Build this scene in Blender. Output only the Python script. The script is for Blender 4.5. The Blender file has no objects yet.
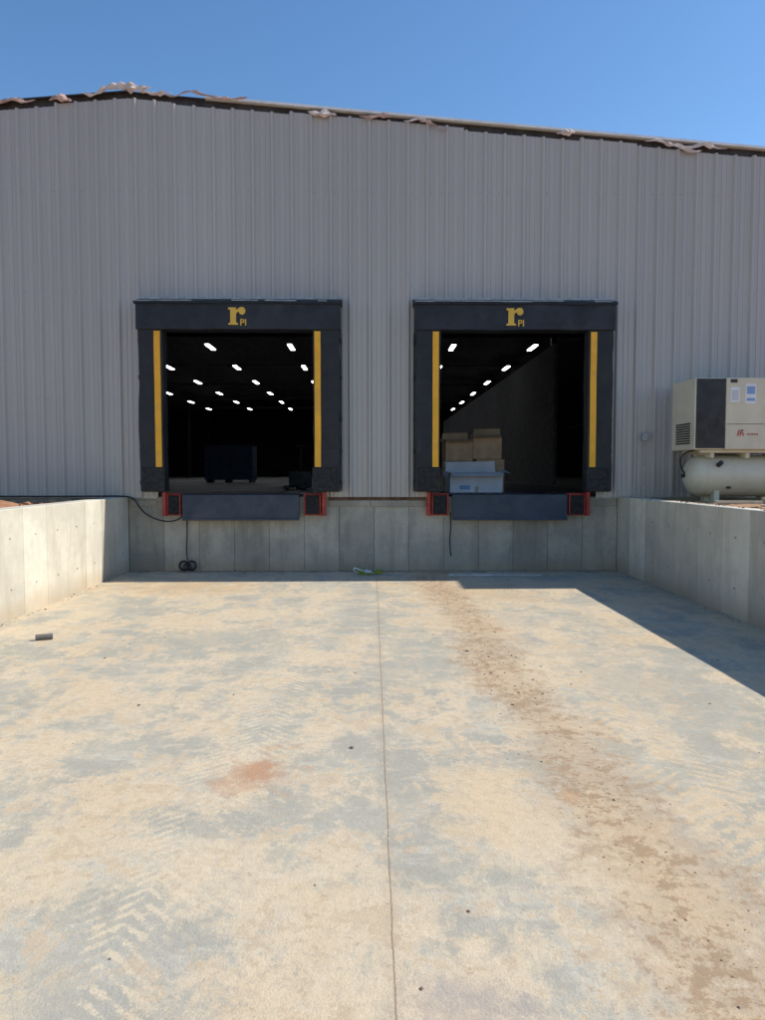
import bpy, bmesh, math, random
from mathutils import Vector, Matrix, noise as mnoise
R = random.Random(7)
scn = bpy.context.scene
scn.view_settings.view_transform = 'Standard'
try: scn.view_settings.look = 'None'
except Exception: pass
scn.view_settings.exposure = 0

# ------------------------------------------------------------------ node helper
class NT:
    def __init__(s, name, rough=0.8, metal=0.0, spec=None):
        s.m = bpy.data.materials.new(name); s.m.use_nodes = True
        s.t = s.m.node_tree; s.n = s.t.nodes; s.l = s.t.links
        s.b = s.n['Principled BSDF']
        s.b.inputs['Roughness'].default_value = rough
        s.b.inputs['Metallic'].default_value = metal
        if spec is not None: s.b.inputs['Specular IOR Level'].default_value = spec
        s.co = s.n.new('ShaderNodeTexCoord').outputs['Object']
    def put(s, inp, v):
        if isinstance(v, bpy.types.NodeSocket): s.l.new(v, inp)
        else:
            if isinstance(v, (tuple, list)) and len(v) == 3 and inp.type == 'RGBA': v = (*v, 1)
            inp.default_value = v
    def math(s, op, a, b=0.0, c=None, clamp=False):
        n = s.n.new('ShaderNodeMath'); n.operation = op; n.use_clamp = clamp
        s.put(n.inputs[0], a); s.put(n.inputs[1], b)
        if c is not None: s.put(n.inputs[2], c)
        return n.outputs[0]
    def sep(s, v=None):
        n = s.n.new('ShaderNodeSeparateXYZ'); s.put(n.inputs[0], v or s.co); return n.outputs
    def comb(s, x, y, z=0.0):
        n = s.n.new('ShaderNodeCombineXYZ')
        s.put(n.inputs[0], x); s.put(n.inputs[1], y); s.put(n.inputs[2], z); return n.outputs[0]
    def map(s, sc=(1,1,1), loc=(0,0,0), rot=(0,0,0), v=None):
        n = s.n.new('ShaderNodeMapping'); s.put(n.inputs[0], v or s.co)
        n.inputs['Scale'].default_value = sc; n.inputs['Location'].default_value = loc
        n.inputs['Rotation'].default_value = rot; return n.outputs[0]
    def noise(s, scale, detail=4, rough=0.55, dist=0.0, v=None):
        n = s.n.new('ShaderNodeTexNoise'); s.put(n.inputs['Vector'], v or s.co)
        n.inputs['Scale'].default_value = scale; n.inputs['Detail'].default_value = detail
        n.inputs['Roughness'].default_value = rough; n.inputs['Distortion'].default_value = dist
        return n.outputs['Fac']
    def voro(s, scale, v=None, out='Distance'):
        n = s.n.new('ShaderNodeTexVoronoi'); s.put(n.inputs['Vector'], v or s.co)
        n.inputs['Scale'].default_value = scale; return n.outputs[out]
    def step(s, f, lo, hi, a=0.0, b=1.0):
        n = s.n.new('ShaderNodeMapRange'); n.interpolation_type = 'SMOOTHSTEP'
        s.put(n.inputs[0], f); n.inputs[1].default_value = lo; n.inputs[2].default_value = hi
        n.inputs[3].default_value = a; n.inputs[4].default_value = b; return n.outputs[0]
    def mix(s, f, a, b, mode='MIX'):
        n = s.n.new('ShaderNodeMix'); n.data_type = 'RGBA'; n.blend_type = mode
        s.put(n.inputs[0], f); s.put(n.inputs[6], a); s.put(n.inputs[7], b); return n.outputs[2]
    def bump(s, h, strength=0.3, dist=0.01, normal=None):
        n = s.n.new('ShaderNodeBump'); s.put(n.inputs['Height'], h)
        n.inputs['Strength'].default_value = strength; n.inputs['Distance'].default_value = dist
        if normal: s.l.new(normal, n.inputs['Normal'])
        s.l.new(n.outputs[0], s.b.inputs['Normal']); return n.outputs[0]
    def color(s, c): s.put(s.b.inputs['Base Color'], c)
    def rough(s, v): s.put(s.b.inputs['Roughness'], v)

def simple(name, col, rough=0.7, metal=0.0, var=0.25, scale=6, bump=0.15, bscale=40, bdist=0.004, dirt=None, dirtamt=0.4):
    t = NT(name, rough, metal)
    n1 = t.noise(scale, 4, 0.6)
    c2 = tuple(max(0, x*(1-var)) for x in col)
    c = t.mix(t.step(n1, 0.35, 0.65), col, c2)
    if dirt:
        c = t.mix(t.math('MULTIPLY', t.step(t.noise(scale*0.7, 5, 0.7, 0.3), 0.5, 0.7), dirtamt), c, dirt)
    t.color(c)
    t.rough(t.step(n1, 0.3, 0.7, max(0.05, rough-0.1), min(1, rough+0.1)))
    if bump: t.bump(t.noise(bscale, 2), bump, bdist)
    return t.m

# ------------------------------------------------------------------ mesh helpers
def mesh_obj(name, verts, faces, mat=None, parent=None, smooth=False):
    me = bpy.data.meshes.new(name); me.from_pydata(verts, [], faces); me.update()
    if mat: me.materials.append(mat)
    if smooth:
        for p in me.polygons: p.use_smooth = True
    o = bpy.data.objects.new(name, me); scn.collection.objects.link(o)
    if parent: o.parent = parent
    return o
def bm_obj(name, bm, mat=None, parent=None, smooth=False):
    me = bpy.data.meshes.new(name)
    bmesh.ops.recalc_face_normals(bm, faces=bm.faces)
    bm.to_mesh(me); bm.free()
    mats = mat if isinstance(mat, (list, tuple)) else [mat]
    for m in mats:
        if m: me.materials.append(m)
    if smooth:
        for p in me.polygons: p.use_smooth = True
    o = bpy.data.objects.new(name, me); scn.collection.objects.link(o)
    if parent: o.parent = parent
    return o
def add_box(bm, x0, x1, y0, y1, z0, z1, bev=0.0, mi=0, rot=None, segs=2):
    r = bmesh.ops.create_cube(bm, size=1.0)
    vs = r['verts']
    c = Vector(((x0+x1)/2, (y0+y1)/2, (z0+z1)/2))
    for v in vs:
        p = Vector((v.co.x*(x1-x0), v.co.y*(y1-y0), v.co.z*(z1-z0)))
        if rot: p = rot @ p
        v.co = p + c
    fs = set(f for v in vs for f in v.link_faces)
    if bev > 0:
        es = set(e for v in vs for e in v.link_edges)
        r2 = bmesh.ops.bevel(bm, geom=list(es), offset=bev, segments=segs, affect='EDGES', profile=0.6)
        fs = set(r2['faces']) | set(f for f in fs if f.is_valid)
    for f in fs:
        if f.is_valid: f.material_index = mi
def box(name, x0, x1, y0, y1, z0, z1, mat, parent=None, bev=0.0, rot=None):
    bm = bmesh.new(); add_box(bm, x0, x1, y0, y1, z0, z1, bev, 0, rot)
    return bm_obj(name, bm, mat, parent)
def cyl(bm, p0, p1, r0, r1=None, segs=16, mi=0):
    r1 = r0 if r1 is None else r1
    p0 = Vector(p0); p1 = Vector(p1); d = p1-p0
    q = d.to_track_quat('Z', 'Y').to_matrix().to_4x4()
    m = Matrix.Translation((p0+p1)/2) @ q
    r = bmesh.ops.create_cone(bm, cap_ends=True, segments=segs, radius1=r0, radius2=r1, depth=d.length, matrix=m)
    for f in set(f for v in r['verts'] for f in v.link_faces): f.material_index = mi
def empty(name, loc=(0,0,0)):
    o = bpy.data.objects.new(name, None); scn.collection.objects.link(o)
    o.empty_display_size = 0.2; return o
def tube(name, pts, r, mat, parent=None, closed=False):
    cu = bpy.data.curves.new(name, 'CURVE'); cu.dimensions = '3D'; cu.bevel_depth = r; cu.bevel_resolution = 3
    sp = cu.splines.new('NURBS'); sp.points.add(len(pts)-1)
    for i, p in enumerate(pts): sp.points[i].co = (*p, 1)
    sp.use_endpoint_u = True; sp.order_u = 3; sp.use_cyclic_u = closed
    cu.materials.append(mat)
    o = bpy.data.objects.new(name, cu); scn.collection.objects.link(o)
    if parent: o.parent = parent
    return o
def blob(bm, c, r, sc=(1,1,1), seed=0, amp=0.35, sub=1, mi=0):
    q = bmesh.ops.create_icosphere(bm, subdivisions=sub, radius=1.0)
    for v in q['verts']:
        n = mnoise.noise(v.co*1.3 + Vector((seed*3.1, seed*1.7, seed)))
        p = v.co*(1+amp*n*1.6)
        v.co = Vector((p.x*sc[0]*r, p.y*sc[1]*r, p.z*sc[2]*r)) + Vector(c)
    for f in set(f for v in q['verts'] for f in v.link_faces): f.material_index = mi

# ------------------------------------------------------------------ materials
XL, XR = -3.92, 3.99      # inner faces of the retaining walls

def apron_material():
    t = NT('apron_concrete', 0.9, 0.0, 0.2)
    X, Y, Z = t.sep()
    big = t.noise(0.5, 4, 0.6, 0.3)
    med = t.noise(2.4, 5, 0.65, 0.2)
    fine = t.noise(16, 5, 0.72)
    grit = t.noise(110, 2, 0.7)
    streak = t.noise(1.0, 7, 0.74, 0.2, v=t.map((1.9, 0.6, 1)))
    streak2 = t.noise(1.0, 7, 0.72, 0.2, v=t.map((1.4, 3.8, 1), rot=(0, 0, 0.55)))
    blot = t.noise(1.1, 8, 0.77, 0.2, v=t.map((1, 1, 1), (7, 3, 0)))
    patch = t.noise(4.2, 7, 0.82, 0.1, v=t.map((1, 0.8, 1), (1, 5, 0)))
    crn = t.noise(12, 6, 0.82, 0.1)
    mf = t.math('SUBTRACT', med, 0.5); ff = t.math('SUBTRACT', fine, 0.5)
    g = t.mix(t.step(med, 0.36, 0.64), (0.485, 0.45, 0.36), (0.405, 0.38, 0.31))
    g = t.mix(t.math('MULTIPLY', t.step(big, 0.46, 0.62), 0.55), g, (0.36, 0.345, 0.285))
    g = t.mix(t.math('MULTIPLY', t.step(streak2, 0.50, 0.58), 0.55), g, (0.62, 0.575, 0.465))
    # sand dust
    dsum = t.math('ADD', t.math('MULTIPLY', streak, 0.5), t.math('MULTIPLY', blot, 0.6))
    dmask = t.step(dsum, 0.50, 0.60)
    c = t.mix(t.math('MULTIPLY', dmask, 0.85), g, (0.665, 0.54, 0.37))
    dm2 = t.step(t.math('ADD', dsum, t.math('MULTIPLY', t.math('SUBTRACT', big, 0.5), 0.45)), 0.575, 0.67)
    c = t.mix(t.math('MULTIPLY', dm2, 0.65), c, (0.585, 0.425, 0.25))
    # ragged dried slurry
    sl = t.step(t.math('ADD', patch, t.math('MULTIPLY', t.math('SUBTRACT', dsum, 0.55), 0.9)), 0.505, 0.535)
    c = t.mix(t.math('MULTIPLY', sl, 0.60), c, (0.68, 0.56, 0.39))
    sl2 = t.step(t.math('ADD', patch, t.math('MULTIPLY', t.math('SUBTRACT', streak2, 0.5), 0.6)), 0.555, 0.585)
    c = t.mix(t.math('MULTIPLY', sl2, 0.50), c, (0.53, 0.395, 0.25))
    sl3 = t.step(t.math('ADD', patch, t.math('MULTIPLY', t.math('SUBTRACT', blot, 0.5), 0.7)), 0.42, 0.455, 1.0, 0.0)
    c = t.mix(t.math('MULTIPLY', sl3, 0.55), c, (0.40, 0.38, 0.315))
    def spot(px, py, rx, ry, col, amt, c, lo=0.3, hi=0.95):
        dx = t.math('DIVIDE', t.math('SUBTRACT', X, px), rx); dy = t.math('DIVIDE', t.math('SUBTRACT', Y, py), ry)
        d = t.math('SQRT', t.math('ADD', t.math('MULTIPLY', dx, dx), t.math('MULTIPLY', dy, dy)))
        d = t.math('ADD', d, t.math('MULTIPLY', mf, 2.0)); d = t.math('ADD', d, t.math('MULTIPLY', t.math('SUBTRACT', patch, 0.5), 4.5))
        return t.mix(t.math('MULTIPLY', t.step(d, lo, hi, 1.0, 0.0), amt), c, col)
    c = spot(0.50, -8.4, 0.32, 0.6, (0.67, 0.52, 0.33), 0.8, c)
    c = spot(-1.5, -5.0, 1.3, 0.8, (0.38, 0.37, 0.31), 0.6, c)
    c = spot(0.25, -5.9, 0.5, 1.2, (0.405, 0.385, 0.32), 0.6, c)
    c = spot(2.0, -6.4, 0.6, 1.7, (0.405, 0.385, 0.32), 0.6, c)
    c = spot(0.3, -9.9, 0.26, 0.35, (0.43, 0.35, 0.30), 0.5, c)
    c = spot(-0.9, -9.7, 0.5, 0.4, (0.41, 0.39, 0.33), 0.5, c)
    c = spot(-2.7, -1.7, 1.4, 0.8, (0.58, 0.41, 0.235), 0.75, c)
    c = spot(1.3, -2.2, 1.1, 1.1, (0.58, 0.42, 0.25), 0.75, c)
    foot = t.math('ADD', Y, t.math('MULTIPLY', mf, 0.9))
    c = t.mix(t.math('MULTIPLY', t.step(foot, -0.34, -0.05), 0.65), c, (0.30, 0.175, 0.11))
    # faint broken tyre prints
    wob = t.math('MULTIPLY', t.math('SUBTRACT', t.noise(0.35, 1, 0.5), 0.5), 0.7)
    brk1 = t.noise(3.4, 6, 0.78, 0.2, v=t.map((1, 0.6, 1), (3, 1, 0)))
    def track(xc, slope, w, col, amt, c, treadamt, period, lo, hi, skew=0.8):
        dx = t.math('SUBTRACT', t.math('ADD', X, wob), t.math('ADD', t.math('MULTIPLY', Y, slope), xc))
        ax = t.math('ABSOLUTE', dx)
        band = t.step(t.math('ADD', ax, t.math('MULTIPLY', mf, 0.35)), w*0.3, w*1.2, 1.0, 0.0)
        ph = t.math('ADD', t.math('ADD', Y, t.math('MULTIPLY', ax, skew)), t.math('MULTIPLY', mf, 0.10))
        sn = t.math('SINE', t.math('MULTIPLY', ph, 2*math.pi/period))
        tread = t.step(t.math('ADD', sn, t.math('MULTIPLY', t.math('SUBTRACT', crn, 0.5), 11.0)), 0.1, 0.7)
        m = t.math('MULTIPLY', t.math('MULTIPLY', band, t.step(brk1, lo, hi)), t.math('ADD', t.math('MULTIPLY', tread, treadamt), 1-treadamt))
        return t.mix(t.math('MULTIPLY', m, amt), c, col)
    c = track(1.35, -0.03, 0.34, (0.67, 0.52, 0.33), 0.8, c, 0.85, 0.09, 0.42, 0.52)
    c = track(-0.62, 0.02, 0.32, (0.70, 0.585, 0.41), 0.8, c, 0.95, 0.075, 0.44, 0.53)
    c = track(2.2, -0.02, 0.40, (0.57, 0.43, 0.27), 0.5, c, 0.8, 0.12, 0.46, 0.56)
    c = spot(-0.60, -8.05, 0.24, 0.40, (0.55, 0.33, 0.19), 0.65, c)
    c = spot(-0.60, -8.0, 0.10, 0.16, (0.46, 0.23, 0.12), 0.6, c)
    c = spot(0.98, -8.35, 0.08, 0.12, (0.50, 0.25, 0.12), 0.75, c)
    # crusty mud trail
    dx = t.math('ABSOLUTE', t.math('SUBTRACT', t.math('ADD', X, wob), t.math('ADD', t.math('MULTIPLY', Y, -0.018), 0.96)))
    dxe = t.math('ADD', dx, t.math('MULTIPLY', t.math('SUBTRACT', patch, 0.5), 1.1))
    band = t.step(dxe, 0.05, 0.38, 1.0, 0.0)
    crust = t.step(t.math('ADD', crn, t.math('MULTIPLY', t.math('SUBTRACT', brk1, 0.5), 0.6)), 0.50, 0.555)
    c = t.mix(t.math('MULTIPLY', band, 0.7), c, (0.55, 0.395, 0.24))
    c = t.mix(t.math('MULTIPLY', t.math('MULTIPLY', band, crust), 0.75), c, (0.35, 0.225, 0.13))
    # crumbs of dried mud elsewhere
    crall = t.math('MULTIPLY', t.step(crn, 0.59, 0.63), t.step(t.math('ADD', blot, t.math('MULTIPLY', X, 0.03)), 0.44, 0.54))
    c = t.mix(t.math('MULTIPLY', crall, 0.6), c, (0.42, 0.29, 0.18))
    crl = t.math('MULTIPLY', t.step(crn, 0.37, 0.41, 1.0, 0.0), 0.45)
    c = t.mix(crl, c, (0.73, 0.65, 0.50))
    c = t.mix(t.math('MULTIPLY', t.step(fine, 0.44, 0.68), 0.25), c, (0.33, 0.29, 0.225))
    c = t.mix(t.math('MULTIPLY', t.step(grit, 0.40, 0.62), 0.16), c, (0.25, 0.215, 0.17))
    # sawn joint
    jx = t.math('ABSOLUTE', t.math('ADD', t.math('SUBTRACT', X, 0.07), t.math('MULTIPLY', mf, 0.02)))
    jw = t.math('ADD', jx, t.math('MULTIPLY', ff, 0.006))
    j = t.step(jw, 0.0015, 0.0042, 1.0, 0.0)
    c = t.mix(t.math('MULTIPLY', t.step(jx, 0.005, 0.05, 1.0, 0.0), 0.15), c, (0.34, 0.26, 0.18))
    c = t.mix(t.math('MULTIPLY', j, 0.65), c, (0.18, 0.12, 0.085))
    t.color(c)
    h = t.math('ADD', t.math('MULTIPLY', crn, 1.2), t.math('MULTIPLY', grit, 0.3))
    t.bump(h, 0.6, 0.010)
    return t.m

def wall_concrete(name, c1, c2, stain, sc=1.0):
    t = NT(name, 0.88, 0, 0.25)
    n1 = t.noise(1.3*sc, 6, 0.65, 0.4)
    n2 = t.noise(9*sc, 5, 0.7)
    c = t.mix(t.step(n1, 0.38, 0.62), c1, c2)
    X, Y, Z = t.sep()
    at = t.n.new('ShaderNodeAttribute'); at.attribute_name = 'tone'; at.attribute_type = 'GEOMETRY'
    run = t.noise(1.0, 5, 0.65, 0.3, v=t.map((5, 5, 0.7)))
    c = t.mix(t.math('MULTIPLY', t.step(run, 0.48, 0.68), 0.5), c, stain)
    c = t.mix(t.math('MULTIPLY', t.step(n2, 0.4, 0.7), 0.25), c, stain)
    low = t.math('ADD', Z, t.math('MULTIPLY', t.math('SUBTRACT', n1, 0.5), 0.5))
    c = t.mix(t.math('MULTIPLY', t.step(low, 0.02, 0.30, 1.0, 0.0), 0.5), c, (0.38, 0.28, 0.17))
    c = t.mix(t.math('MULTIPLY', t.step(t.voro(16), 0.05, 0.09, 1.0, 0.0), 0.5), c, (0.16, 0.15, 0.13))
    v = t.math('ADD', 0.84, t.math('MULTIPLY', at.outputs['Fac'], 0.30))
    c = t.mix(1.0, c, t.comb(v, v, v), 'MULTIPLY')
    t.color(c)
    t.bump(n2, 0.4, 0.006)
    return t.m

M_apron = apron_material()
M_wall = wall_concrete('retaining_concrete', (0.63, 0.585, 0.48), (0.53, 0.495, 0.41), (0.44, 0.385, 0.29))
M_found = wall_concrete('foundation_concrete', (0.47, 0.43, 0.345), (0.36, 0.33, 0.27), (0.25, 0.22, 0.175))
M_core = simple('concrete_core', (0.16, 0.15, 0.13), 0.9)

def siding_material():
    t = NT('siding_paint', 0.30, 0.0, 0.5)
    X, Y, Z = t.sep()
    pid = t.math('FLOOR', t.math('DIVIDE', t.math('ADD', X, 26.0), 0.915))
    wn = t.n.new('ShaderNodeTexWhiteNoise'); wn.noise_dimensions = '1D'; t.l.new(pid, wn.inputs['W'])
    v = t.math('ADD', 0.92, t.math('MULTIPLY', wn.outputs['Value'], 0.11))
    n = t.noise(1.0, 3, 0.5, 0.2, v=t.map((1.2, 1.2, 0.35)))
    c = t.mix(t.step(n, 0.3, 0.7), (0.475, 0.447, 0.422), (0.455, 0.430, 0.407))
    c = t.mix(1.0, c, t.comb(v, v, v), 'MULTIPLY')
    dirt = t.math('MULTIPLY', t.step(t.math('ADD', Z, t.math('MULTIPLY', t.noise(4, 4, 0.7), 0.8)), 1.5, 2.3, 1.0, 0.0), 0.28)
    c = t.mix(dirt, c, (0.38, 0.33, 0.27))
    t.color(c)
    t.bump(t.noise(1.0, 2, 0.5, v=t.map((2.2, 2.2, 1.1))), 0.2, 0.010)
    return t.m
M_siding = siding_material()
M_white = simple('white_metal', (0.80, 0.80, 0.79), 0.5, var=0.15)
M_board = simple('trim_board_paint', (0.60, 0.58, 0.54), 0.6, var=0.3, dirt=(0.40, 0.32, 0.22), dirtamt=0.6)
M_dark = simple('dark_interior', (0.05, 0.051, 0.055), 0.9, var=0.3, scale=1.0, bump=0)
M_intfloor = simple('interior_floor', (0.24, 0.24, 0.235), 0.5, var=0.3, scale=0.8, bump=0)
M_steel = simple('dark_steel', (0.035, 0.03, 0.03), 0.6, var=0.3, bump=0)
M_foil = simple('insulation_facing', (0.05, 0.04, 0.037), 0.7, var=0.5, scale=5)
M_ins = simple('torn_insulation', (0.62, 0.42, 0.37), 0.95, var=0.45, scale=6, bump=0.8, bscale=30, bdist=0.02, dirt=(0.28, 0.12, 0.08), dirtamt=0.8)
M_ins2 = simple('pale_insulation', (0.80, 0.68, 0.62), 0.95, var=0.3, scale=7, bump=0.8, bscale=30, bdist=0.02, dirt=(0.45, 0.27, 0.22), dirtamt=0.6)
def vinyl():
    t = NT('black_vinyl', 0.55, 0, 0.4)
    n = t.noise(3, 4, 0.65, 0.3)
    c = t.mix(t.step(n, 0.35, 0.7), (0.012, 0.014, 0.017), (0.019, 0.021, 0.025))
    c = t.mix(t.math('MULTIPLY', t.step(t.noise(1.0, 6, 0.75, v=t.map((9, 9, 2))), 0.55, 0.75), 0.35), c, (0.07, 0.065, 0.055))
    t.color(c)
    w = t.noise(1.0, 3, 0.55, 0.8, v=t.map((4, 4, 7)))
    t.bump(w, 0.6, 0.03)
    return t.m
M_vinyl = vinyl()
M_navy = simple('head_curtain_vinyl', (0.013, 0.017, 0.027), 0.6, var=0.25, scale=3, bump=0.4, bscale=5, bdist=0.02, dirt=(0.05, 0.05, 0.055), dirtamt=0.3)
M_yellow = simple('yellow_vinyl', (0.90, 0.44, 0.025), 0.6, var=0.12, scale=3, dirt=(0.50, 0.29, 0.07), dirtamt=0.35)
M_gold = simple('logo_paint', (0.74, 0.45, 0.06), 0.5, var=0.12)
M_rubber = simple('black_rubber', (0.016, 0.016, 0.017), 0.8, var=0.3, scale=20, bump=0.4, dirt=(0.08, 0.065, 0.05), dirtamt=0.35)
M_red = simple('red_primer_steel', (0.45, 0.04, 0.028), 0.55, var=0.3, scale=10, dirt=(0.18, 0.06, 0.04), dirtamt=0.5)
M_lip = simple('leveler_blue_steel', (0.030, 0.045, 0.072), 0.5, var=0.25, scale=3, dirt=(0.10, 0.10, 0.10), dirtamt=0.3)
M_cream = simple('cream_enamel', (0.66, 0.60, 0.45), 0.45, var=0.08, scale=3, bump=0.05, dirt=(0.46, 0.39, 0.27), dirtamt=0.3)
M_char = simple('charcoal_panel', (0.018, 0.019, 0.022), 0.5, var=0.2)
M_paper = simple('paper', (0.75, 0.76, 0.78), 0.8, var=0.06)
M_blue = simple('blue_label', (0.22, 0.36, 0.62), 0.5, var=0.1)
M_redp = simple('red_marking', (0.50, 0.05, 0.04), 0.5, var=0.1)
M_card = simple('cardboard', (0.60, 0.41, 0.25), 0.85, var=0.2, scale=4, bump=0.2, bscale=60)
M_cardw = simple('white_cardboard', (0.76, 0.74, 0.76), 0.8, var=0.1, scale=4, bump=0.2, bscale=60)
M_rustw = simple('rust_sill', (0.14, 0.07, 0.045), 0.85, var=0.5, scale=8, bump=0.5)
M_galv = simple('galvanised', (0.42, 0.43, 0.44), 0.45, 0.5, var=0.25, scale=10)
M_wood = simple('wood_plank', (0.60, 0.50, 0.36), 0.8, var=0.3, scale=9, bump=0.4)
M_green = simple('strap_green', (0.34, 0.38, 0.05), 0.7, var=0.4, scale=30)
M_grey = simple('grey_pipe', (0.16, 0.15, 0.14), 0.6, var=0.2)
def dirt_mat(name, a, b, c3):
    t = NT(name, 0.95, 0, 0.15)
    c = t.mix(t.step(t.noise(0.6, 5, 0.7, 0.4), 0.4, 0.62), a, b)
    n9 = t.noise(9, 6, 0.75)
    c = t.mix(t.math('MULTIPLY', t.step(n9, 0.45, 0.65), 0.6), c, c3)
    t.color(c); t.bump(n9, 0.9, 0.04); return t.m
M_clay = dirt_mat('red_clay', (0.40, 0.20, 0.11), (0.47, 0.31, 0.19), (0.30, 0.14, 0.08))
M_clod = simple('clod_dirt', (0.46, 0.33, 0.21), 0.95, var=0.4, scale=9, bump=0)
M_clodd = simple('clod_dark', (0.20, 0.14, 0.10), 0.95, var=0.4, scale=9, bump=0)
M_lamp = bpy.data.materials.new('lamp_diffuser'); M_lamp.use_nodes = True
b = M_lamp.node_tree.nodes['Principled BSDF']
b.inputs['Emission Color'].default_value = (0.93, 0.96, 1.0, 1); b.inputs['Emission Strength'].default_value = 11.0

# ------------------------------------------------------------------ ground
xs = [-500, -60, -12, -4.10, -3.98, 0, 4.05, 4.17, 12, 60, 500]
ys = [500, 60, 0.22, 0.08, -3, -8, -16, -20, -24, -40, -120, -500]
def gz(x, y):
    if y <= -24: return -0.03
    if -4.05 < x < 4.1 and y < 0.15: return -0.03
    hi = 1.13
    if y <= -16: return -0.03 + (hi+0.03)*(y+24)/8
    return hi
V = [(x, y, gz(x, y)) for y in ys for x in xs]
nx = len(xs)
F = [(j*nx+i, (j+1)*nx+i, (j+1)*nx+i+1, j*nx+i+1) for j in range(len(ys)-1) for i in range(nx-1)]
mesh_obj('ground', V, F, M_clay)
drive = box('concrete_driveway', XL+0.002, XR-0.002, -38, -0.002, -0.15, 0.0, M_apron)

# ------------------------------------------------------------------ panelised concrete walls
def panel_wall(name, mat, along, a0, a1, f0, f1, ztop, parent=None, step=0.6):
    bm = bmesh.new()
    lay = bm.faces.layers.float.new('tone')
    n = max(1, round((a1-a0)/step)); st = (a1-a0)/n
    for i in range(n):
        p0 = a0+i*st+0.0012; p1 = a0+(i+1)*st-0.0012
        off = R.uniform(-0.0035, 0.0035)
        zt = ztop((p0+p1)/2) if callable(ztop) else ztop
        before = set(bm.faces)
        if along == 'x': add_box(bm, p0, p1, f0+off, f1, -0.1, zt, 0.007, segs=1)
        else:
            add_box(bm, f0 + (off if abs(f0) < abs(f1) else 0), f1 + (off if abs(f1) < abs(f0) else 0), p0, p1, -0.1, zt, 0.007, segs=1)
        tv = R.random()
        for f in bm.faces:
            if f not in before: f[lay] = tv
    return bm_obj(name, bm, mat, parent)
def ztw(y): return 1.2 if y > -16 else max(0.1, 1.2*(y+24)/8)
for nm, f0, f1 in (('concrete_retaining_wall', XL-0.25, XL), ('concrete_retaining_wall', XR, XR+0.25)):
    e = empty(nm)
    panel_wall('wall_panels', M_wall, 'y', -23.4, 0.0, f0, f1, ztw, e)
    box('core', f0+0.02, f1-0.02, -16, -0.01, -0.1, 1.185, M_core, e)
    bm = bmesh.new()
    fx = f1 if f0 < 0 else f0; sg = 1 if f0 < 0 else -1
    y = -0.3
    while y > -12:
        for z in (0.32, 0.88):
            cyl(bm, (fx-sg*0.004, y, z), (fx+sg*0.006, y, z), 0.013, 0.011, 8)
        y -= 0.6
    bm_obj('form_tie_plugs', bm, M_found, e)

# ------------------------------------------------------------------ warehouse
wh = empty('warehouse_building')
BX0, BX1, BY1 = -26.0, 18.0, 58.0
PK = -3.8
def zr(x): return 7.52 - abs(x-PK)/12.2
DOORS = [(-3.44, -0.72), (0.88, 3.60)]
DT = 3.95
panel_wall('foundation_wall', M_found, 'x', XL, XR, 0.0, 0.22, 1.2, wh, 0.565)
box('foundation_core', XL, XR, 0.02, 0.20, -0.1, 1.19, M_core, wh)
box('foundation_side_west', BX0, XL-0.002, 0.0, 0.22, 0.9, 1.2, M_found, wh)
box('foundation_side_east', XR+0.002, BX1, 0.0, 0.22, 0.9, 1.2, M_found, wh)
bm = bmesh.new()
for a, b2 in ((-0.70, -0.03), (-0.02, 0.86), (-3.90, -3.46), (3.62, 3.97)):
    add_box(bm, a, b2, -0.022, -0.005, 1.04+R.uniform(-.01, .01), 1.145, 0.006, segs=1)
bm_obj('curb_ledge', bm, M_found, wh)
box('sill_angle_west', BX0, -3.46, -0.035, -0.002, 1.185, 1.215, M_galv, wh)
box('sill_angle_mid', -0.70, 0.86, -0.030, -0.002, 1.150, 1.215, M_rustw, wh)
box('sill_angle_east', 3.62, BX1, -0.035, -0.002, 1.185, 1.215, M_galv, wh)
RD = 0.048
prof = [(0, 0), (0.026, -RD), (0.052, -RD), (0.078, 0), (0.135, 0), (0.142, -0.009), (0.154, -0.009), (0.161, 0),
        (0.213, 0), (0.220, -0.009), (0.232, -0.009), (0.239, 0)]
per = 0.305
pts = []
x = BX0; k = 0
while x < BX1:
    lap = 0.003 if k % 3 == 0 else 0
    for px, py in prof: pts.append((x+px, -0.036+py-lap))
    x += per; k += 1
pts.append((x, -0.036))
bm = bmesh.new()
drop = {}
def toff(x):
    i = int((x-BX0)//(per*3))
    if i not in drop: drop[i] = R.uniform(0.07, 0.13)
    return drop[i]
for i in range(len(pts)-1):
    (xa, ya), (xb, yb) = pts[i], pts[i+1]
    xm = (xa+xb)/2
    z0 = 1.20
    for d0, d1 in DOORS:
        if d0 < xm < d1: z0 = DT
    ta = zr(xa)-toff(xm); tb = zr(xb)-toff(xm)
    vs = [bm.verts.new((xa, ya, z0)), bm.verts.new((xb, yb, z0)), bm.verts.new((xb, yb, tb)), bm.verts.new((xa, ya, ta))]
    bm.faces.new(vs)
sid = bm_obj('metal_siding', bm, M_siding, wh)
bm = bmesh.new()
x = BX0
while x < 8.0:
    if x > -8:
        for z in (1.30, 2.75, 4.45, 6.0):
            for dx in (0.100, 0.268):
                xx = x+dx
                if any(d0-0.3 < xx < d1+0.3 and z < DT+0.35 for d0, d1 in DOORS): continue
                cyl(bm, (xx, -0.036, z), (xx, -0.044, z), 0.009, 0.007, 6)
    x += per
bm_obj('siding_screws', bm, M_galv, wh)
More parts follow.
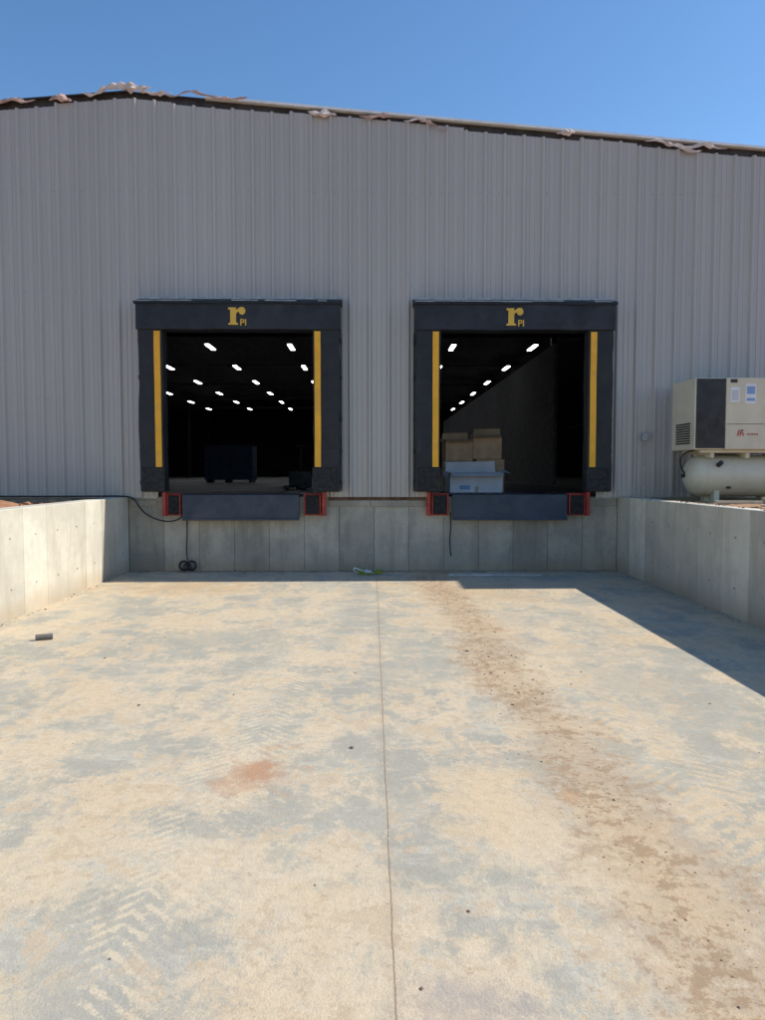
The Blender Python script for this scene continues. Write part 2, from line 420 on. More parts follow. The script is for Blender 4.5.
def liner(x0, x1, z0, ztopf):
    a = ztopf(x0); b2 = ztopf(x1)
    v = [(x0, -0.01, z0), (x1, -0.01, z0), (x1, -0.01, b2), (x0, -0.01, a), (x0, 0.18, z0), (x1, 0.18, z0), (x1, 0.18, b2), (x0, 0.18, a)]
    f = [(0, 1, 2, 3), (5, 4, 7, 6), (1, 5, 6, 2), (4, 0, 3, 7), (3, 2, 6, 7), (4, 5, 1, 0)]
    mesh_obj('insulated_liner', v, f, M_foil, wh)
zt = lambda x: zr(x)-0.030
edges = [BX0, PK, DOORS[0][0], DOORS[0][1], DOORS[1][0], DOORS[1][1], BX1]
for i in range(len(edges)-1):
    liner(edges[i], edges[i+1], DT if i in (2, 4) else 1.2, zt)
def roofpart(name, xa, xb, y0, y1, t0, t1, mat):
    v = [(xa, y0, zr(xa)+t0), (xb, y0, zr(xb)+t0), (xb, y1, zr(xb)+t0), (xa, y1, zr(xa)+t0),
         (xa, y0, zr(xa)+t1), (xb, y0, zr(xb)+t1), (xb, y1, zr(xb)+t1), (xa, y1, zr(xa)+t1)]
    f = [(3, 2, 1, 0), (4, 5, 6, 7), (0, 1, 5, 4), (1, 2, 6, 5), (2, 3, 7, 6), (3, 0, 4, 7)]
    return mesh_obj(name, v, f, mat, wh)
roofpart('roof_west', BX0-0.1, PK, -0.02, BY1+0.1, -0.04, -0.012, M_foil)
roofpart('roof_east', PK, BX1+0.1, -0.02, BY1+0.1, -0.04, -0.012, M_foil)
roofpart('roof_sheet_east', -2.6, 7.85, -0.10, BY1, -0.008, 0.030, M_white)
roofpart('roof_sheet_ridge', PK, -2.602, -0.05, BY1, -0.010, 0.008, M_steel)
roofpart('roof_sheet_west', BX0, PK-0.002, -0.085, BY1, -0.0115, 0.008, M_steel)
roofpart('roof_overhang_added_for_shadow', 7.852, BX1, -0.85, BY1, -0.008, 0.05, M_white)  # unseen roof end; overhang added to cast the dark strip on the driveway
box('side_wall_west', BX0, BX0+0.15, 0.2, BY1, 1.1, zr(BX0)-0.03, M_siding, wh)
box('side_wall_east', BX1-0.15, BX1, 0.2, BY1, 1.1, zr(BX1)-0.03, M_siding, wh)
v = [(BX0, BY1, 1.1), (BX1, BY1, 1.1), (BX1, BY1, zr(BX1)-.03), (PK, BY1, zr(PK)-.03), (BX0, BY1, zr(BX0)-.03)]
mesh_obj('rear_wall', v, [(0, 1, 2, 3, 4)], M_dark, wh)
box('interior_floor_slab', BX0+0.15, BX1-0.15, 0.222, BY1-0.01, 1.14, 1.2, M_intfloor, wh)
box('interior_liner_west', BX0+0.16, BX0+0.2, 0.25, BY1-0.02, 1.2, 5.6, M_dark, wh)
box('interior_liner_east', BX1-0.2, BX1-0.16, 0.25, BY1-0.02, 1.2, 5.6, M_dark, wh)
box('interior_partition', 5.4, 5.5, 10, 44, 1.2, 5.4, simple('partition', (0.16, 0.16, 0.165), 0.9, bump=0), wh)
bm = bmesh.new()
for yy in (7.5, 15, 22.5, 30, 37.5, 45, 52):
    for xx in (-14, 6.6):
        add_box(bm, xx-0.1, xx+0.1, yy-0.1, yy+0.1, 1.2, 6.5)
    add_box(bm, -24, PK, yy-0.06, yy+0.06, 6.45, 6.6); add_box(bm, PK, 8, yy-0.06, yy+0.06, 6.452, 6.602)
bm_obj('steel_frames', bm, M_steel, wh)
def tuft(bm, x0, x1, y, zoff, r, seed, mi):
    n = max(8, int((x1-x0)/0.03)); ring = 9; prev = None
    for i in range(n+1):
        u = i/n; x = x0+(x1-x0)*u
        env = max(0.10, min(1, math.sin(math.pi*u)**0.5))
        rr = r*env*(0.45+1.1*abs(mnoise.noise(Vector((x*6.3, seed, 0)))*1.9))
        zc = zr(x)+zoff+0.06*mnoise.noise(Vector((x*3.1, seed, 5)))*1.6
        cur = []
        for j in range(ring):
            a = 2*math.pi*j/ring
            q = 1+0.9*mnoise.noise(Vector((x*14, math.cos(a)*1.8+seed, math.sin(a)*1.8)))
            cur.append(bm.verts.new((x, y+0.6*rr*q*math.cos(a), zc+rr*q*math.sin(a))))
        if prev:
            for j in range(ring):
                f = bm.faces.new((prev[j], prev[(j+1) % ring], cur[(j+1) % ring], cur[j])); f.material_index = mi
        else:
            bm.faces.new(cur).material_index = mi
        prev = cur
    bm.faces.new(prev).material_index = mi
bm = bmesh.new()
for (a, b2, zo, r, mi) in [(-6.1, -5.2, -0.02, 0.035, 0), (-5.0, -4.65, -0.07, 0.05, 0), (-4.5, -3.1, 0.02, 0.04, 1), (-4.2, -3.4, 0.06, 0.045, 1),
                       (-3.2, -1.9, 0.015, 0.022, 0), (-1.0, -0.55, -0.07, 0.04, 1), (-0.2, 0.35, -0.07, 0.03, 0), (0.5, 0.85, -0.06, 0.026, 1), (0.75, 1.2, -0.10, 0.03, 0),
                       (2.9, 3.2, -0.07, 0.028, 1), (4.3, 5.6, -0.06, 0.03, 1), (4.7, 5.2, -0.09, 0.028, 1)]:
    tuft(bm, a, b2, -0.105, zo, r, a*3.3, mi)
bm_obj('torn_roof_insulation', bm, [M_ins, M_ins2], wh, smooth=False)

# ceiling lights
lights = empty('ceiling_light')
bm = bmesh.new(); bh = bmesh.new()
for xx in (-12, -9, -6, -3, 3, 6):
    for kx in range(6):
        yy = 15.8+5.4*kx
        add_box(bm, xx-0.075, xx+0.075, yy-0.6, yy+0.6, 6.22, 6.25)
        add_box(bh, xx-0.10, xx+0.10, yy-0.65, yy+0.65, 6.253, 6.32)
bm_obj('diffusers', bm, M_lamp, lights); bm_obj('housings', bh, M_steel, lights)

e = empty('storage_crate')
bm = bmesh.new()
add_box(bm, -6.3, -4.5, 16.0, 17.0, 1.3, 2.6, 0.01)
for xx in (-6.25, -5.55, -4.65): add_box(bm, xx, xx+0.1, 16.0, 17.0, 1.2, 1.298)
for xx in (-6.3, -5.45, -4.6): add_box(bm, xx, xx+0.1, 15.96, 15.998, 1.32, 2.58)
bm_obj('crate_body', bm, simple('blue_crate', (0.04, 0.08, 0.18), 0.6), e)
e = empty('pallet_jack')
bm = bmesh.new()
add_box(bm, -1.95, -1.8, 4.3, 5.4, 1.24, 1.30, 0.01); add_box(bm, -1.58, -1.43, 4.3, 5.4, 1.24, 1.30, 0.01)
add_box(bm, -1.95, -1.43, 5.4, 5.6, 1.24, 1.62, 0.02)
cyl(bm, (-1.69, 5.6, 1.35), (-1.69, 5.78, 2.2), 0.022); cyl(bm, (-1.82, 5.78, 2.22), (-1.56, 5.78, 2.22), 0.02)
cyl(bm, (-1.8, 5.62, 1.29), (-1.58, 5.62, 1.29), 0.09, segs=16)
for xx in (-1.92, -1.55): cyl(bm, (xx, 4.4, 1.24), (xx+0.09, 4.4, 1.24), 0.04)
bm_obj('jack_body', bm, M_steel, e)

# ------------------------------------------------------------------ dock shelters
def shelter(x0, x1, i0, i1):
    e = empty('dock_shelter')
    yf = -0.36
    bm = bmesh.new()
    add_box(bm, x0+0.02, i0, yf, -0.092, 1.29, 3.83, 0.03, segs=3)
    add_box(bm, i1, x1-0.02, yf, -0.092, 1.29, 3.83, 0.03, segs=3)
    bmesh.ops.subdivide_edges(bm, edges=[ed for ed in bm.edges if ed.calc_length() > 1.5], cuts=24, use_grid_fill=True)
    for v in bm.verts:
        s = 0.010*mnoise.noise(Vector((v.co.x*0.7, v.co.y*3, v.co.z*3.1)))
        v.co.x += s*1.8; v.co.y += s*0.8
    bm_obj('side_pads', bm, M_vinyl, e)
    bm = bmesh.new()
    add_box(bm, x0, x1, yf-0.03, -0.092, 3.80, 4.205, 0.02, segs=3)
    bmesh.ops.subdivide_edges(bm, edges=[ed for ed in bm.edges if ed.calc_length() > 2], cuts=30, use_grid_fill=True)
    for v in bm.verts:
        v.co.z += 0.014*mnoise.noise(Vector((v.co.x*2.3, v.co.y, 3)))
        v.co.y += 0.012*mnoise.noise(Vector((v.co.x*1.6, 1, v.co.z*2)))
    bm_obj('head_pad', bm, M_navy, e)
    n = 30; bm = bmesh.new(); rows = []
    for i in range(n+1):
        x = x0-0.02+(x1-x0+0.04)*i/n
        dz = 0.012*mnoise.noise(Vector((x*2.1, 4, 0))) + 0.006*mnoise.noise(Vector((x*7, 4, 0)))
        rows.append([bm.verts.new(p) for p in ((x, -0.092, 4.33), (x, yf-0.055, 4.232+dz), (x, yf-0.060, 4.188+dz*0.6), (x, -0.092, 4.20))])
    for i in range(n):
        for j in range(4): bm.faces.new((rows[i][j], rows[i+1][j], rows[i+1][(j+1) % 4], rows[i][(j+1) % 4]))
    bm.faces.new(rows[0]); bm.faces.new(rows[-1])
    bm_obj('rain_cover', bm, M_vinyl, e)
    bm = bmesh.new()
    x = x0
    while x < x1-0.05:
        L = R.uniform(0.1, 0.5); xe = min(x+L, x1)
        z = 4.236+0.012*mnoise.noise(Vector(((x+xe)/2*2.1, 4, 0)))
        if R.random() < 0.75: add_box(bm, x, xe-0.004, yf-0.066, yf-0.060, z-0.010, z+R.uniform(0.0, 0.006))
        x = xe
    bm_obj('cover_edge_strip', bm, M_galv, e)
    box('wall_flashing', x0-0.03, x1+0.03, -0.100, -0.0925, 4.31, 4.35, M_galv, e)
    for a in (i0-0.125, i1+0.03):
        bm = bmesh.new()
        n = 20; vs = []
        for i in range(n+1):
            z = 1.68+(3.775-1.68)*i/n
            dx = 0.006*mnoise.noise(Vector((a, z*1.5, 0)))
            vs.append([bm.verts.new((a+dx, yf-0.018, z)), bm.verts.new((a+0.095+dx, yf-0.018, z)),
                       bm.verts.new((a+dx, yf+0.012, z)), bm.verts.new((a+0.095+dx, yf+0.012, z))])
        for i in range(n):
            p, q = vs[i], vs[i+1]
            bm.faces.new((p[0], p[1], q[1], q[0])); bm.faces.new((p[1], p[3], q[3], q[1])); bm.faces.new((p[2], p[0], q[0], q[2]))
        for p in (vs[0], vs[-1]): bm.faces.new((p[0], p[1], p[3], p[2]))
        bm_obj('guide_stripe', bm, M_yellow, e)
    bm = bmesh.new()
    add_box(bm, x0+0.07, i0+0.012, yf-0.03, yf+0.012, 1.30, 1.665, 0.01)
    add_box(bm, i1-0.012, x1-0.07, yf-0.03, yf+0.012, 1.30, 1.665, 0.01)
    bm_obj('wear_patches', bm, M_rubber, e)
    bm = bmesh.new()
    for z in (3.62, 3.05, 2.4, 1.9, 1.4):
        add_box(bm, x1-0.022, x1+0.012, -0.25, -0.16, z, z+0.07, 0.004)
        add_box(bm, x0-0.012, x0+0.022, -0.25, -0.16, z, z+0.07, 0.004)
    bm_obj('side_tabs', bm, M_vinyl, e)
    bm = bmesh.new()
    add_box(bm, x0-0.005, x0+0.018, -0.125, -0.0915, 1.29, 3.80); add_box(bm, x1-0.018, x1+0.005, -0.125, -0.0915, 1.29, 3.80)
    bm_obj('mounting_angles', bm, M_steel, e)
    cx = (x0+x1)/2; s = 0.30
    poly = [(-.42, 0), (.08, 0), (.08, .08), (-.02, .11), (-.02, .55), (.06, .66), (.12, .66), (.16, .56), (.30, .50), (.44, .60), (.46, .76), (.36, .90), (.20, .90), (.05, .80), (-.02, .74), (-.02, .88), (-.42, .88), (-.42, .78), (-.32, .76), (-.32, .11), (-.42, .08)]
    bm = bmesh.new()
    vs = [bm.verts.new((cx-0.02+px*s, yf-0.040, 3.865+py*s)) for px, py in poly]
    f = bm.faces.new(vs)
    r = bmesh.ops.extrude_face_region(bm, geom=[f])
    for v in r['geom']:
        if isinstance(v, bmesh.types.BMVert): v.co.y -= 0.008
    bmesh.ops.triangulate(bm, faces=bm.faces)
    bm_obj('emblem_letter', bm, M_gold, e)
    cu = bpy.data.curves.new('emblem_text', 'FONT'); cu.body = 'PI'; cu.size = 0.14; cu.extrude = 0.003; cu.offset = 0.002
    cu.materials.append(M_gold)
    o = bpy.data.objects.new('emblem_text', cu); scn.collection.objects.link(o)
    o.location = (cx+0.03, yf-0.043, 3.855); o.rotation_euler = (math.radians(90), 0, 0); o.parent = e
shelter(-3.64, -0.485, -3.24, -0.92)
shelter(0.665, 3.79, 1.07, 3.38)

# ------------------------------------------------------------------ dock levelers
def leveler(x0, x1):
    e = empty('dock_leveler')
    bm = bmesh.new()
    add_box(bm, x0, x1, -0.165, -0.135, 0.83, 1.235, 0.006)
    add_box(bm, x0, x1, -0.185, -0.1655, 0.83, 0.865, 0.004)
    bm_obj('lip_plate', bm, M_lip, e)
    bm = bmesh.new()
    cyl(bm, (x0, -0.125, 1.225), (x1, -0.125, 1.225), 0.024, segs=12)
    n = 9
    for i in range(n):
        a = x0+(x1-x0)*(i+0.2)/n
        cyl(bm, (a, -0.125, 1.225), (a+0.09, -0.125, 1.225), 0.032, segs=12)
    bm_obj('hinge', bm, M_steel, e)
    box('deck_plate', x0, x1, -0.10, 2.0, 1.204, 1.232, M_lip, e, 0.003)
    bm = bmesh.new()
    for a in (x0+0.25, x1-0.33, (x0+x1)/2-0.04): add_box(bm, a, a+0.08, -0.134, -0.006, 0.98, 1.15)
    bm_obj('lip_supports', bm, M_steel, e)
leveler(-3.02, -1.16); leveler(1.285, 3.13)

def bumper(x0, x1, redside):
    e = empty('dock_bumper')
    bm = bmesh.new()
    n = 9; w = (x1-x0)/n
    for i in range(n):
        add_box(bm, x0+i*w+0.001, x0+(i+1)*w-0.001, -0.15+R.uniform(-.003, .003), -0.014, 0.93, 1.22, 0.005, segs=1)
    bm_obj('rubber_laminations', bm, M_rubber, e)
    bm = bmesh.new()
    add_box(bm, x0-0.04, x1+0.04, -0.0135, -0.006, 0.90, 1.26)
    for s in (x0-0.020, x1+0.004):
        add_box(bm, s, s+0.016, -0.155, -0.014, 0.92, 1.245, 0.003)
    if redside < 0: add_box(bm, x0-0.10, x0-0.042, -0.14, -0.006, 0.90, 1.28, 0.004)
    else: add_box(bm, x1+0.042, x1+0.10, -0.14, -0.006, 0.90, 1.28, 0.004)
    bm_obj('steel_bracket', bm, M_red, e)
    bm = bmesh.new()
    for z in (1.0, 1.15):
        for xx in (x0+0.04, x1-0.04): cyl(bm, (xx, -0.148, z), (xx, -0.162, z), 0.014, segs=6)
    bm_obj('bolts', bm, M_steel, e)
bumper(-3.24, -3.07, -1); bumper(-1.06, -0.84, 1); bumper(0.98, 1.20, -1); bumper(3.18, 3.40, 1)

# ------------------------------------------------------------------ hoses & cables
M_cable = simple('cable_rubber', (0.02, 0.02, 0.02), 0.6, bump=0)
tube('power_cable', [(-6.2, -0.12, 1.215), (-5.2, -0.16, 1.215), (-4.4, -0.14, 1.217), (-4.0, -0.12, 1.22), (-3.80, -0.11, 1.2), (-3.68, -0.12, 0.98), (-3.45, -0.13, 0.84), (-3.2, -0.13, 0.80), (-3.02, -0.10, 0.88), (-2.97, -0.08, 1.0)], 0.012, M_cable)
cb = empty('hanging_cable')
tube('cable', [(-2.98, -0.03, 0.95), (-2.97, -0.05, 0.6), (-2.99, -0.06, 0.3), (-2.96, -0.08, 0.18)], 0.010, M_cable, cb)
def ring(name, c, r, th, par):
    pts = [(c[0]+r*math.cos(a), c[1]+0.01*math.sin(3*a), c[2]+r*math.sin(a)) for a in [i*math.pi/6 for i in range(12)]]
    return tube(name, pts, th, M_cable, par, True)
ring('coil_1', (-3.02, -0.09, 0.10), 0.072, 0.017, cb); ring('coil_2', (-2.90, -0.09, 0.10), 0.072, 0.017, cb)
ring('coil_3', (-2.96, -0.115, 0.085), 0.055, 0.013, cb)
tube('hanging_cable', [(1.27, -0.03, 0.95), (1.275, -0.05, 0.7), (1.25, -0.05, 0.45), (1.28, -0.05, 0.24)], 0.010, M_cable)

e = empty('electrical_box')
bm = bmesh.new(); add_box(bm, 4.33, 4.43, -0.15, -0.090, 2.10, 2.22, 0.008); cyl(bm, (4.38, -0.102, 1.22), (4.38, -0.102, 2.10), 0.008)
add_box(bm, 4.345, 4.415, -0.158, -0.151, 2.12, 2.20, 0.003)
bm_obj('box_and_conduit', bm, M_galv, e)

# ------------------------------------------------------------------ air compressor
ac = empty('air_compressor')
cx0, cx1, cy0, cy1, cz0, cz1 = 4.73, 6.25, -1.13, -0.30, 1.93, 2.98
bm = bmesh.new()
add_box(bm, cx0, 5.18, cy0+0.012, cy1, cz0, cz1, 0.02)
bm_obj('cabinet_intake_section', bm, M_cream, ac)
box('intake_front_panel', cx0+0.02, 5.178, cy0, cy0+0.0115, cz0+0.02, cz1-0.015, M_char, ac, 0.004)
box('cabinet_main_section', 5.183, cx1, cy0-0.01, cy1, cz0, cz1, M_cream, ac, 0.02)
bm = bmesh.new()
for i in range(9):
    z = 2.02+i*0.036
    add_box(bm, cx0-0.008, cx0-0.001, -0.98, -0.48, z, z+0.022)
bm_obj('side_louvres', bm, M_char, ac)
bm = bmesh.new()
for i in range(12):
    z = 2.04+i*0.036
    add_box(bm, 4.80, 5.12, cy0-0.006, cy0-0.001, z, z+0.014)
bm_obj('front_louvres', bm, M_steel, ac)
yp = cy0-0.011
bm = bmesh.new()
add_box(bm, 5.24, 5.38, yp-0.004, yp, 2.62, 2.84, mi=0)
add_box(bm, 5.46, 5.62, yp-0.004, yp, 2.60, 2.89, mi=0)
add_box(bm, 5.48, 5.60, yp-0.006, yp-0.0045, 2.64, 2.68, mi=1)
add_box(bm, 5.48, 5.60, yp-0.006, yp-0.0045, 2.74, 2.85, mi=1)
for z in (2.66, 2.69, 2.72, 2.75, 2.78): add_box(bm, 5.26, 5.36, yp-0.006, yp-0.0045, z, z+0.006, mi=2)
add_box(bm, 5.24, 5.34, yp-0.005, yp, 2.905, 2.955, mi=2)
add_box(bm, 5.19, 5.75, yp-0.003, yp, 2.30, 2.306, mi=2)
add_box(bm, 5.80, 5.806, yp-0.003, yp, 1.96, 2.95, mi=2)
bm_obj('notices_and_control_panel', bm, [M_paper, M_blue, M_char], ac)
bm = bmesh.new()
def slant(x, z, w, h):
    vs = [bm.verts.new(p) for p in ((x, yp-0.003, z), (x+w, yp-0.003, z), (x+w+h*0.25, yp-0.003, z+h), (x+h*0.25, yp-0.003, z+h))]; bm.faces.new(vs)
slant(5.35, 2.13, 0.02, 0.09); slant(5.385, 2.13, 0.018, 0.09); slant(5.41, 2.20, 0.035, 0.02); slant(5.415, 2.16, 0.03, 0.018); slant(5.43, 2.13, 0.016, 0.03)
for i in range(7): slant(5.50+i*0.024, 2.14, 0.012, 0.028)
bm_obj('red_lettering', bm, M_redp, ac)
bm = bmesh.new()
prof = []
rt, xa, xb = 0.31, 4.98, 6.35
for i in range(9): a = math.pi/2*i/8; prof.append((xa-0.22*math.cos(a), rt*math.sin(a)))
for i in range(9): a = math.pi/2*i/8; prof.append((xb+0.22*math.sin(a), rt*math.cos(a)))
ns = 40; rings = []
cyy, czz = -0.74, 1.545
for px, pr in prof:
    rings.append([bm.verts.new((px, cyy+max(pr, 0.001)*math.cos(2*math.pi*j/ns), czz+max(pr, 0.001)*math.sin(2*math.pi*j/ns))) for j in range(ns)])
for i in range(len(rings)-1):
    for j in range(ns): bm.faces.new((rings[i][j], rings[i][(j+1) % ns], rings[i+1][(j+1) % ns], rings[i+1][j]))
bm_obj('receiver_tank', bm, M_cream, ac, smooth=True)
bm = bmesh.new()
cyl(bm, (4.985, cyy, czz), (4.993, cyy, czz), rt+0.003, segs=40)
add_box(bm, 4.86, 6.4, -1.05, -0.95, 1.885, 1.928, 0.004); add_box(bm, 4.86, 6.4, -0.50, -0.40, 1.885, 1.928, 0.004)
for xx in (5.02, 5.55, 6.1):
    add_box(bm, xx, xx+0.06, -1.02, -0.44, 1.81, 1.884, 0.003)
for xx in (5.12, 6.0):
    add_box(bm, xx, xx+0.08, -0.96, -0.82, 1.13, 1.36, 0.004); add_box(bm, xx, xx+0.08, -0.64, -0.50, 1.13, 1.36, 0.004)
    add_box(bm, xx-0.02, xx+0.10, -0.99, -0.80, 1.128, 1.145, 0.003); add_box(bm, xx-0.02, xx+0.10, -0.66, -0.48, 1.128, 1.145, 0.003)
bm_obj('tank_straps_frame_and_feet', bm, M_cream, ac)
bm = bmesh.new()
cyl(bm, (4.79, cyy, czz), (4.72, cyy, czz), 0.03, segs=10); cyl(bm, (5.15, -1.0, 1.70), (5.15, -1.10, 1.74), 0.035, segs=16)
cyl(bm, (5.3, -0.98, 1.37), (5.3, -1.07, 1.37), 0.02, segs=8)
bm_obj('gauge_and_fittings', bm, M_steel, ac)
tube('hose', [(4.82, -0.9, 1.92), (4.68, -0.92, 1.90), (4.62, -0.90, 1.80), (4.66, -0.85, 1.66), (4.74, -0.78, 1.58)], 0.014, M_cable, ac)

# ------------------------------------------------------------------ cardboard boxes inside right door
def carton(x0, x1, y0, y1, z0, z1, mat, rz, flaps=True, tape=True):
    e = empty('cardboard_box')
    e.location = ((x0+x1)/2, (y0+y1)/2, z0); e.rotation_euler = (0, 0, rz)
    w, d, h = x1-x0, y1-y0, z1-z0
    bm = bmesh.new()
    t = 0.008
    add_box(bm, -w/2, w/2, -d/2, -d/2+t, 0, h); add_box(bm, -w/2, w/2, d/2-t, d/2, 0, h)
    add_box(bm, -w/2, -w/2+t, -d/2+t, d/2-t, 0, h); add_box(bm, w/2-t, w/2, -d/2+t, d/2-t, 0, h)
    add_box(bm, -w/2+t, w/2-t, -d/2+t, d/2-t, 0, 0.01)
    add_box(bm, -w/2+t, w/2-t, -d/2+t, d/2-t, h-0.06, h-0.05)
    if flaps:
        def flap(a, b, c2, d2): bm.faces.new([bm.verts.new(p) for p in (a, b, c2, d2)])
        fl = min(w, d)*0.42
        flap((-w/2, -d/2, h), (w/2, -d/2, h), (w/2-.01, -d/2-fl*.75, h-fl*.25), (-w/2+.02, -d/2-fl*.7, h-fl*.30))
        flap((-w/2, d/2, h), (w/2, d/2, h), (w/2-.01, d/2+fl*.2, h+fl*.8), (-w/2+.02, d/2+fl*.3, h+fl*.75))
        flap((-w/2, -d/2, h), (-w/2, d/2, h), (-w/2-fl*.3, d/2-.02, h+fl*.1), (-w/2-fl*.3, -d/2+.02, h-fl*.5))
        flap((w/2, -d/2, h), (w/2, d/2, h), (w/2+fl*.6, d/2-.02, h+fl*.2), (w/2+fl*.65, -d/2+.02, h-fl*.1))
    bm_obj('walls_and_flaps', bm, mat, e)
    if tape:
        box('label', -w*0.32, -w*0.12, -d/2-0.004, -d/2-0.001, h*0.15, h*0.35, M_paper if mat != M_cardw else M_blue, e)
        box('tape', -0.03, 0.03, -d/2-0.005, -d/2-0.0015, 0.005, h*0.3, M_wood, e)
    return e
carton(1.38, 2.33, 1.25, 1.85, 1.235, 1.60, M_cardw, 0.05, True)
carton(1.36, 1.95, 2.02, 2.55, 1.205, 1.80, M_card, -0.04, False)
carton(1.97, 2.50, 2.04, 2.55, 1.205, 1.84, M_card, 0.04, False)
carton(1.38, 1.90, 2.06, 2.5, 1.81, 2.22, M_card, 0.08, True, False)
carton(1.95, 2.48, 2.06, 2.5, 1.85, 2.30, M_card, -0.12, True, False)

# ------------------------------------------------------------------ floor debris
e = empty('white_trim_board'); e.location = (1.9, -0.60, 0); e.rotation_euler = (0, 0, -0.02)
bm = bmesh.new(); add_box(bm, -0.72, 0.72, -0.03, 0.03, 0.0, 0.018, 0.003); add_box(bm, -0.70, 0.5, -0.02, 0.02, 0.0185, 0.024)
bm_obj('board', bm, M_board, e)
e = empty('pipe_offcut'); e.location = (-3.13, -4.9, 0.030); e.rotation_euler = (0, 0, 0.35)
bm = bmesh.new()
ns = 20; L = 0.15; ro, ri = 0.028, 0.022
rg = []
for (px, pr) in ((-L/2, ri), (-L/2, ro), (L/2, ro), (L/2, ri), (-L/2, ri)):
    rg.append([bm.verts.new((px, pr*math.cos(2*math.pi*j/ns), pr*math.sin(2*math.pi*j/ns))) for j in range(ns)])
for i in range(4):
    for j in range(ns): bm.faces.new((rg[i][j], rg[i][(j+1) % ns], rg[i+1][(j+1) % ns], rg[i+1][j]))
bm_obj('pipe', bm, M_grey, e)
e = empty('strapping_scrap')
for i in range(9):
    p = Vector((-0.02+R.uniform(-.15, .15), -0.42+R.uniform(-.1, .1), 0.012)); pts = []
    for k in range(6):
        pts.append(tuple(p)); p = p+Vector((R.uniform(-.12, .12), R.uniform(-.08, .08), 0)); p.z = R.uniform(0.01, 0.10) if k < 4 else 0.012
    tube('strap', pts, 0.010, M_green if i % 4 else M_paper, e)

bm = bmesh.new()
def clod(x, y, r, mi=0, z=0.0):
    sc = (R.uniform(.8, 1.5), R.uniform(.8, 1.4), R.uniform(.35, .65))
    blob(bm, (x, y, z+r*sc[2]*0.4), r, sc, R.random()*50, 0.5, 1, mi)
for i in range(420):
    y = R.uniform(-11, -0.5)
    clod(0.92-0.018*y+R.gauss(0, 0.16)+0.05, y, R.choice([.002, .003, .003, .004, .005, .006])*(1 if y < -7 else 1.5), 0 if R.random() < .85 else 1)
for i in range(150):
    y = R.uniform(-11.3, -0.4); clod(R.uniform(-3.6, 3.8), y, R.choice([.002, .003, .004, .005])*(1 if y < -7 else 1.6), R.choice([0, 0, 1]))
for i in range(260):
    clod(R.uniform(-3.85, 3.9), -abs(R.gauss(0, .09))-0.02, R.uniform(.006, .018), R.choice([0, 0, 1]))
for i in range(200):
    clod(R.choice([XL+0.02+abs(R.gauss(0, .05)), XR-0.02-abs(R.gauss(0, .05))]), R.uniform(-9, -0.3), R.uniform(.005, .014), R.choice([0, 0, 1]))
for (x, y, r) in [(1.18, -8.4, .009), (0.35, -9.3, .008), (-0.12, -7.7, .012), (-1.6, -6.9, .010), (0.85, -5.4, .014), (0.62, -9.9, .007), (0.70, -9.9, .006), (-2.3, -5.6, .012), (0.15, -9.7, .006)]:
    clod(x, y, r, 1)
bm_obj('dirt_clods', bm, [M_clod, M_clodd], None, smooth=False)

def mound(name, cx, cy, rx, ry, h, seed):
    n = 28; V = []; F = []
    for j in range(n+1):
        for i in range(n+1):
            u, v = i/n*2-1, j/n*2-1
            d = math.sqrt(u*u+v*v)
            z = max(0, 1-d*d)**1.3*h
            z *= 0.7+0.6*mnoise.noise(Vector((u*3+seed, v*3, 0)))
            z += 0.03*mnoise.noise(Vector((u*11+seed, v*11, 2)))*max(0, 1-d)
            V.append((cx+u*rx, cy+v*ry, 1.122+max(z, -0.01) if d < 1 else 1.10))
    for j in range(n):
        for i in range(n): F.append((j*(n+1)+i, j*(n+1)+i+1, (j+1)*(n+1)+i+1, (j+1)*(n+1)+i))
    mesh_obj(name, V, F, M_clay, None, True)
mound('dirt_mound', -5.5, -2.3, 0.95, 1.2, 0.24, 3)
mound('dirt_mound', 5.6, -2.0, 1.2, 0.5, 0.07, 9)
bm = bmesh.new()
for i in range(260):
    s = R.choice([-1, 1])
    x = XL-0.27-abs(R.gauss(0, .8)) if s < 0 else XR+0.27+abs(R.gauss(0, .9))
    blob(bm, (x, R.uniform(-5.5, -0.1), 1.14), R.uniform(.015, .05), (1.2, 1, .7), R.random()*50, .5, 1)
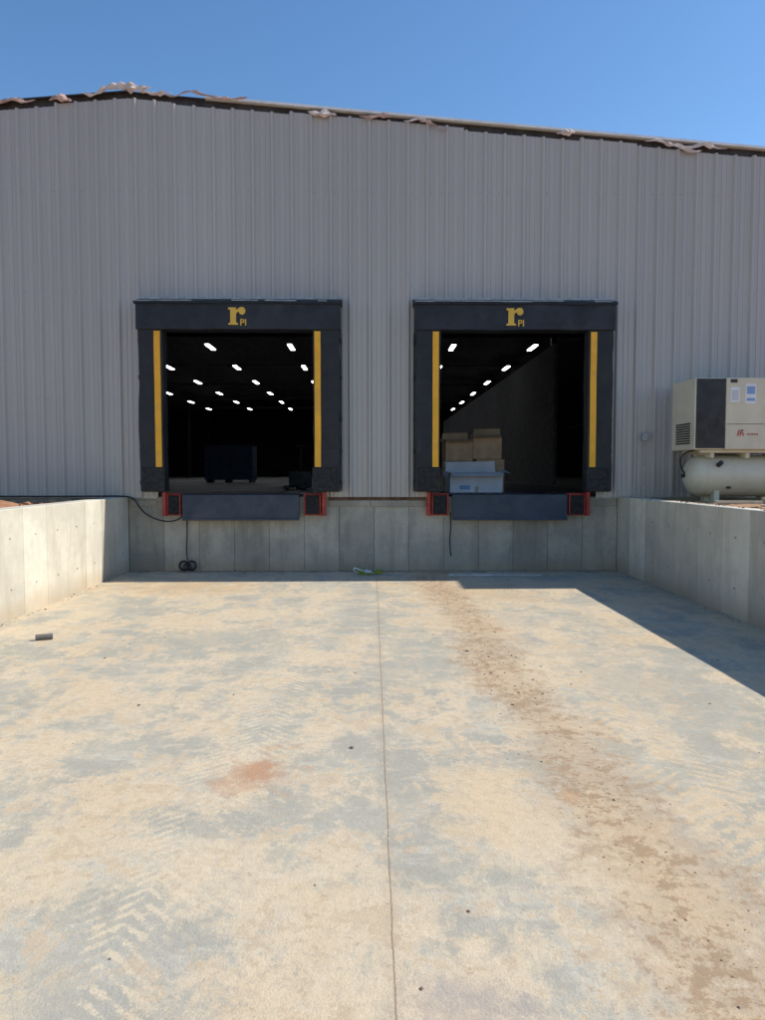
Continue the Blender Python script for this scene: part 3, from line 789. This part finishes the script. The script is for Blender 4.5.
for i in range(26):
    blob(bm, (XR+R.uniform(0.05, 0.22), R.uniform(-5, -0.2), 1.205), R.uniform(.006, .02), (1.2, 1, .7), R.random()*50, .5, 1)
bm_obj('rubble', bm, M_clay)
e = empty('scrap_lumber')
bm = bmesh.new()
for i in range(7):
    a = R.uniform(-.5, .5)
    x, y, z = 4.75+R.uniform(0, .9), -2.6+R.uniform(-.5, .7), 1.15+0.036*(i % 3)
    l = R.uniform(.25, .6)
    add_box(bm, x-l/2, x+l/2, y-.045, y+.045, z, z+.035, .003, rot=Matrix.Rotation(a, 3, 'Z'))
bm_obj('boards', bm, M_wood, e)

# ------------------------------------------------------------------ light, sky, camera
s = Vector((1.0, 0.16, 1.0)).normalized()
sd = bpy.data.lights.new('sun', 'SUN'); sd.energy = 5.0; sd.angle = math.radians(0.5); sd.color = (1.0, 0.95, 0.865)
so = bpy.data.objects.new('sun', sd); scn.collection.objects.link(so)
so.rotation_euler = s.to_track_quat('Z', 'Y').to_euler(); so.location = s*60
w = bpy.data.worlds.new('World'); scn.world = w; w.use_nodes = True
nt = w.node_tree; bg = nt.nodes['Background']
sk = nt.nodes.new('ShaderNodeTexSky'); sk.sky_type = 'NISHITA'; sk.sun_disc = False
sk.sun_elevation = math.asin(s.z); sk.sun_rotation = math.atan2(s.x, s.y)
sk.air_density = 1.0; sk.dust_density = 0.3; sk.ozone_density = 2.0; sk.altitude = 200
hs = nt.nodes.new('ShaderNodeHueSaturation'); hs.inputs['Saturation'].default_value = 1.18; hs.inputs['Value'].default_value = 1.15
nt.links.new(sk.outputs[0], hs.inputs['Color']); nt.links.new(hs.outputs[0], bg.inputs[0]); bg.inputs[1].default_value = 0.15

cd = bpy.data.cameras.new('camera'); cd.sensor_fit = 'VERTICAL'; cd.sensor_height = 36; cd.sensor_width = 27
cd.lens = 25.98; cd.clip_start = 0.05; cd.clip_end = 2000
co = bpy.data.objects.new('camera', cd); scn.collection.objects.link(co)
co.location = (0, -11.9, 1.6); co.rotation_euler = (math.radians(90-2.95), 0, math.radians(-0.82))
scn.camera = co
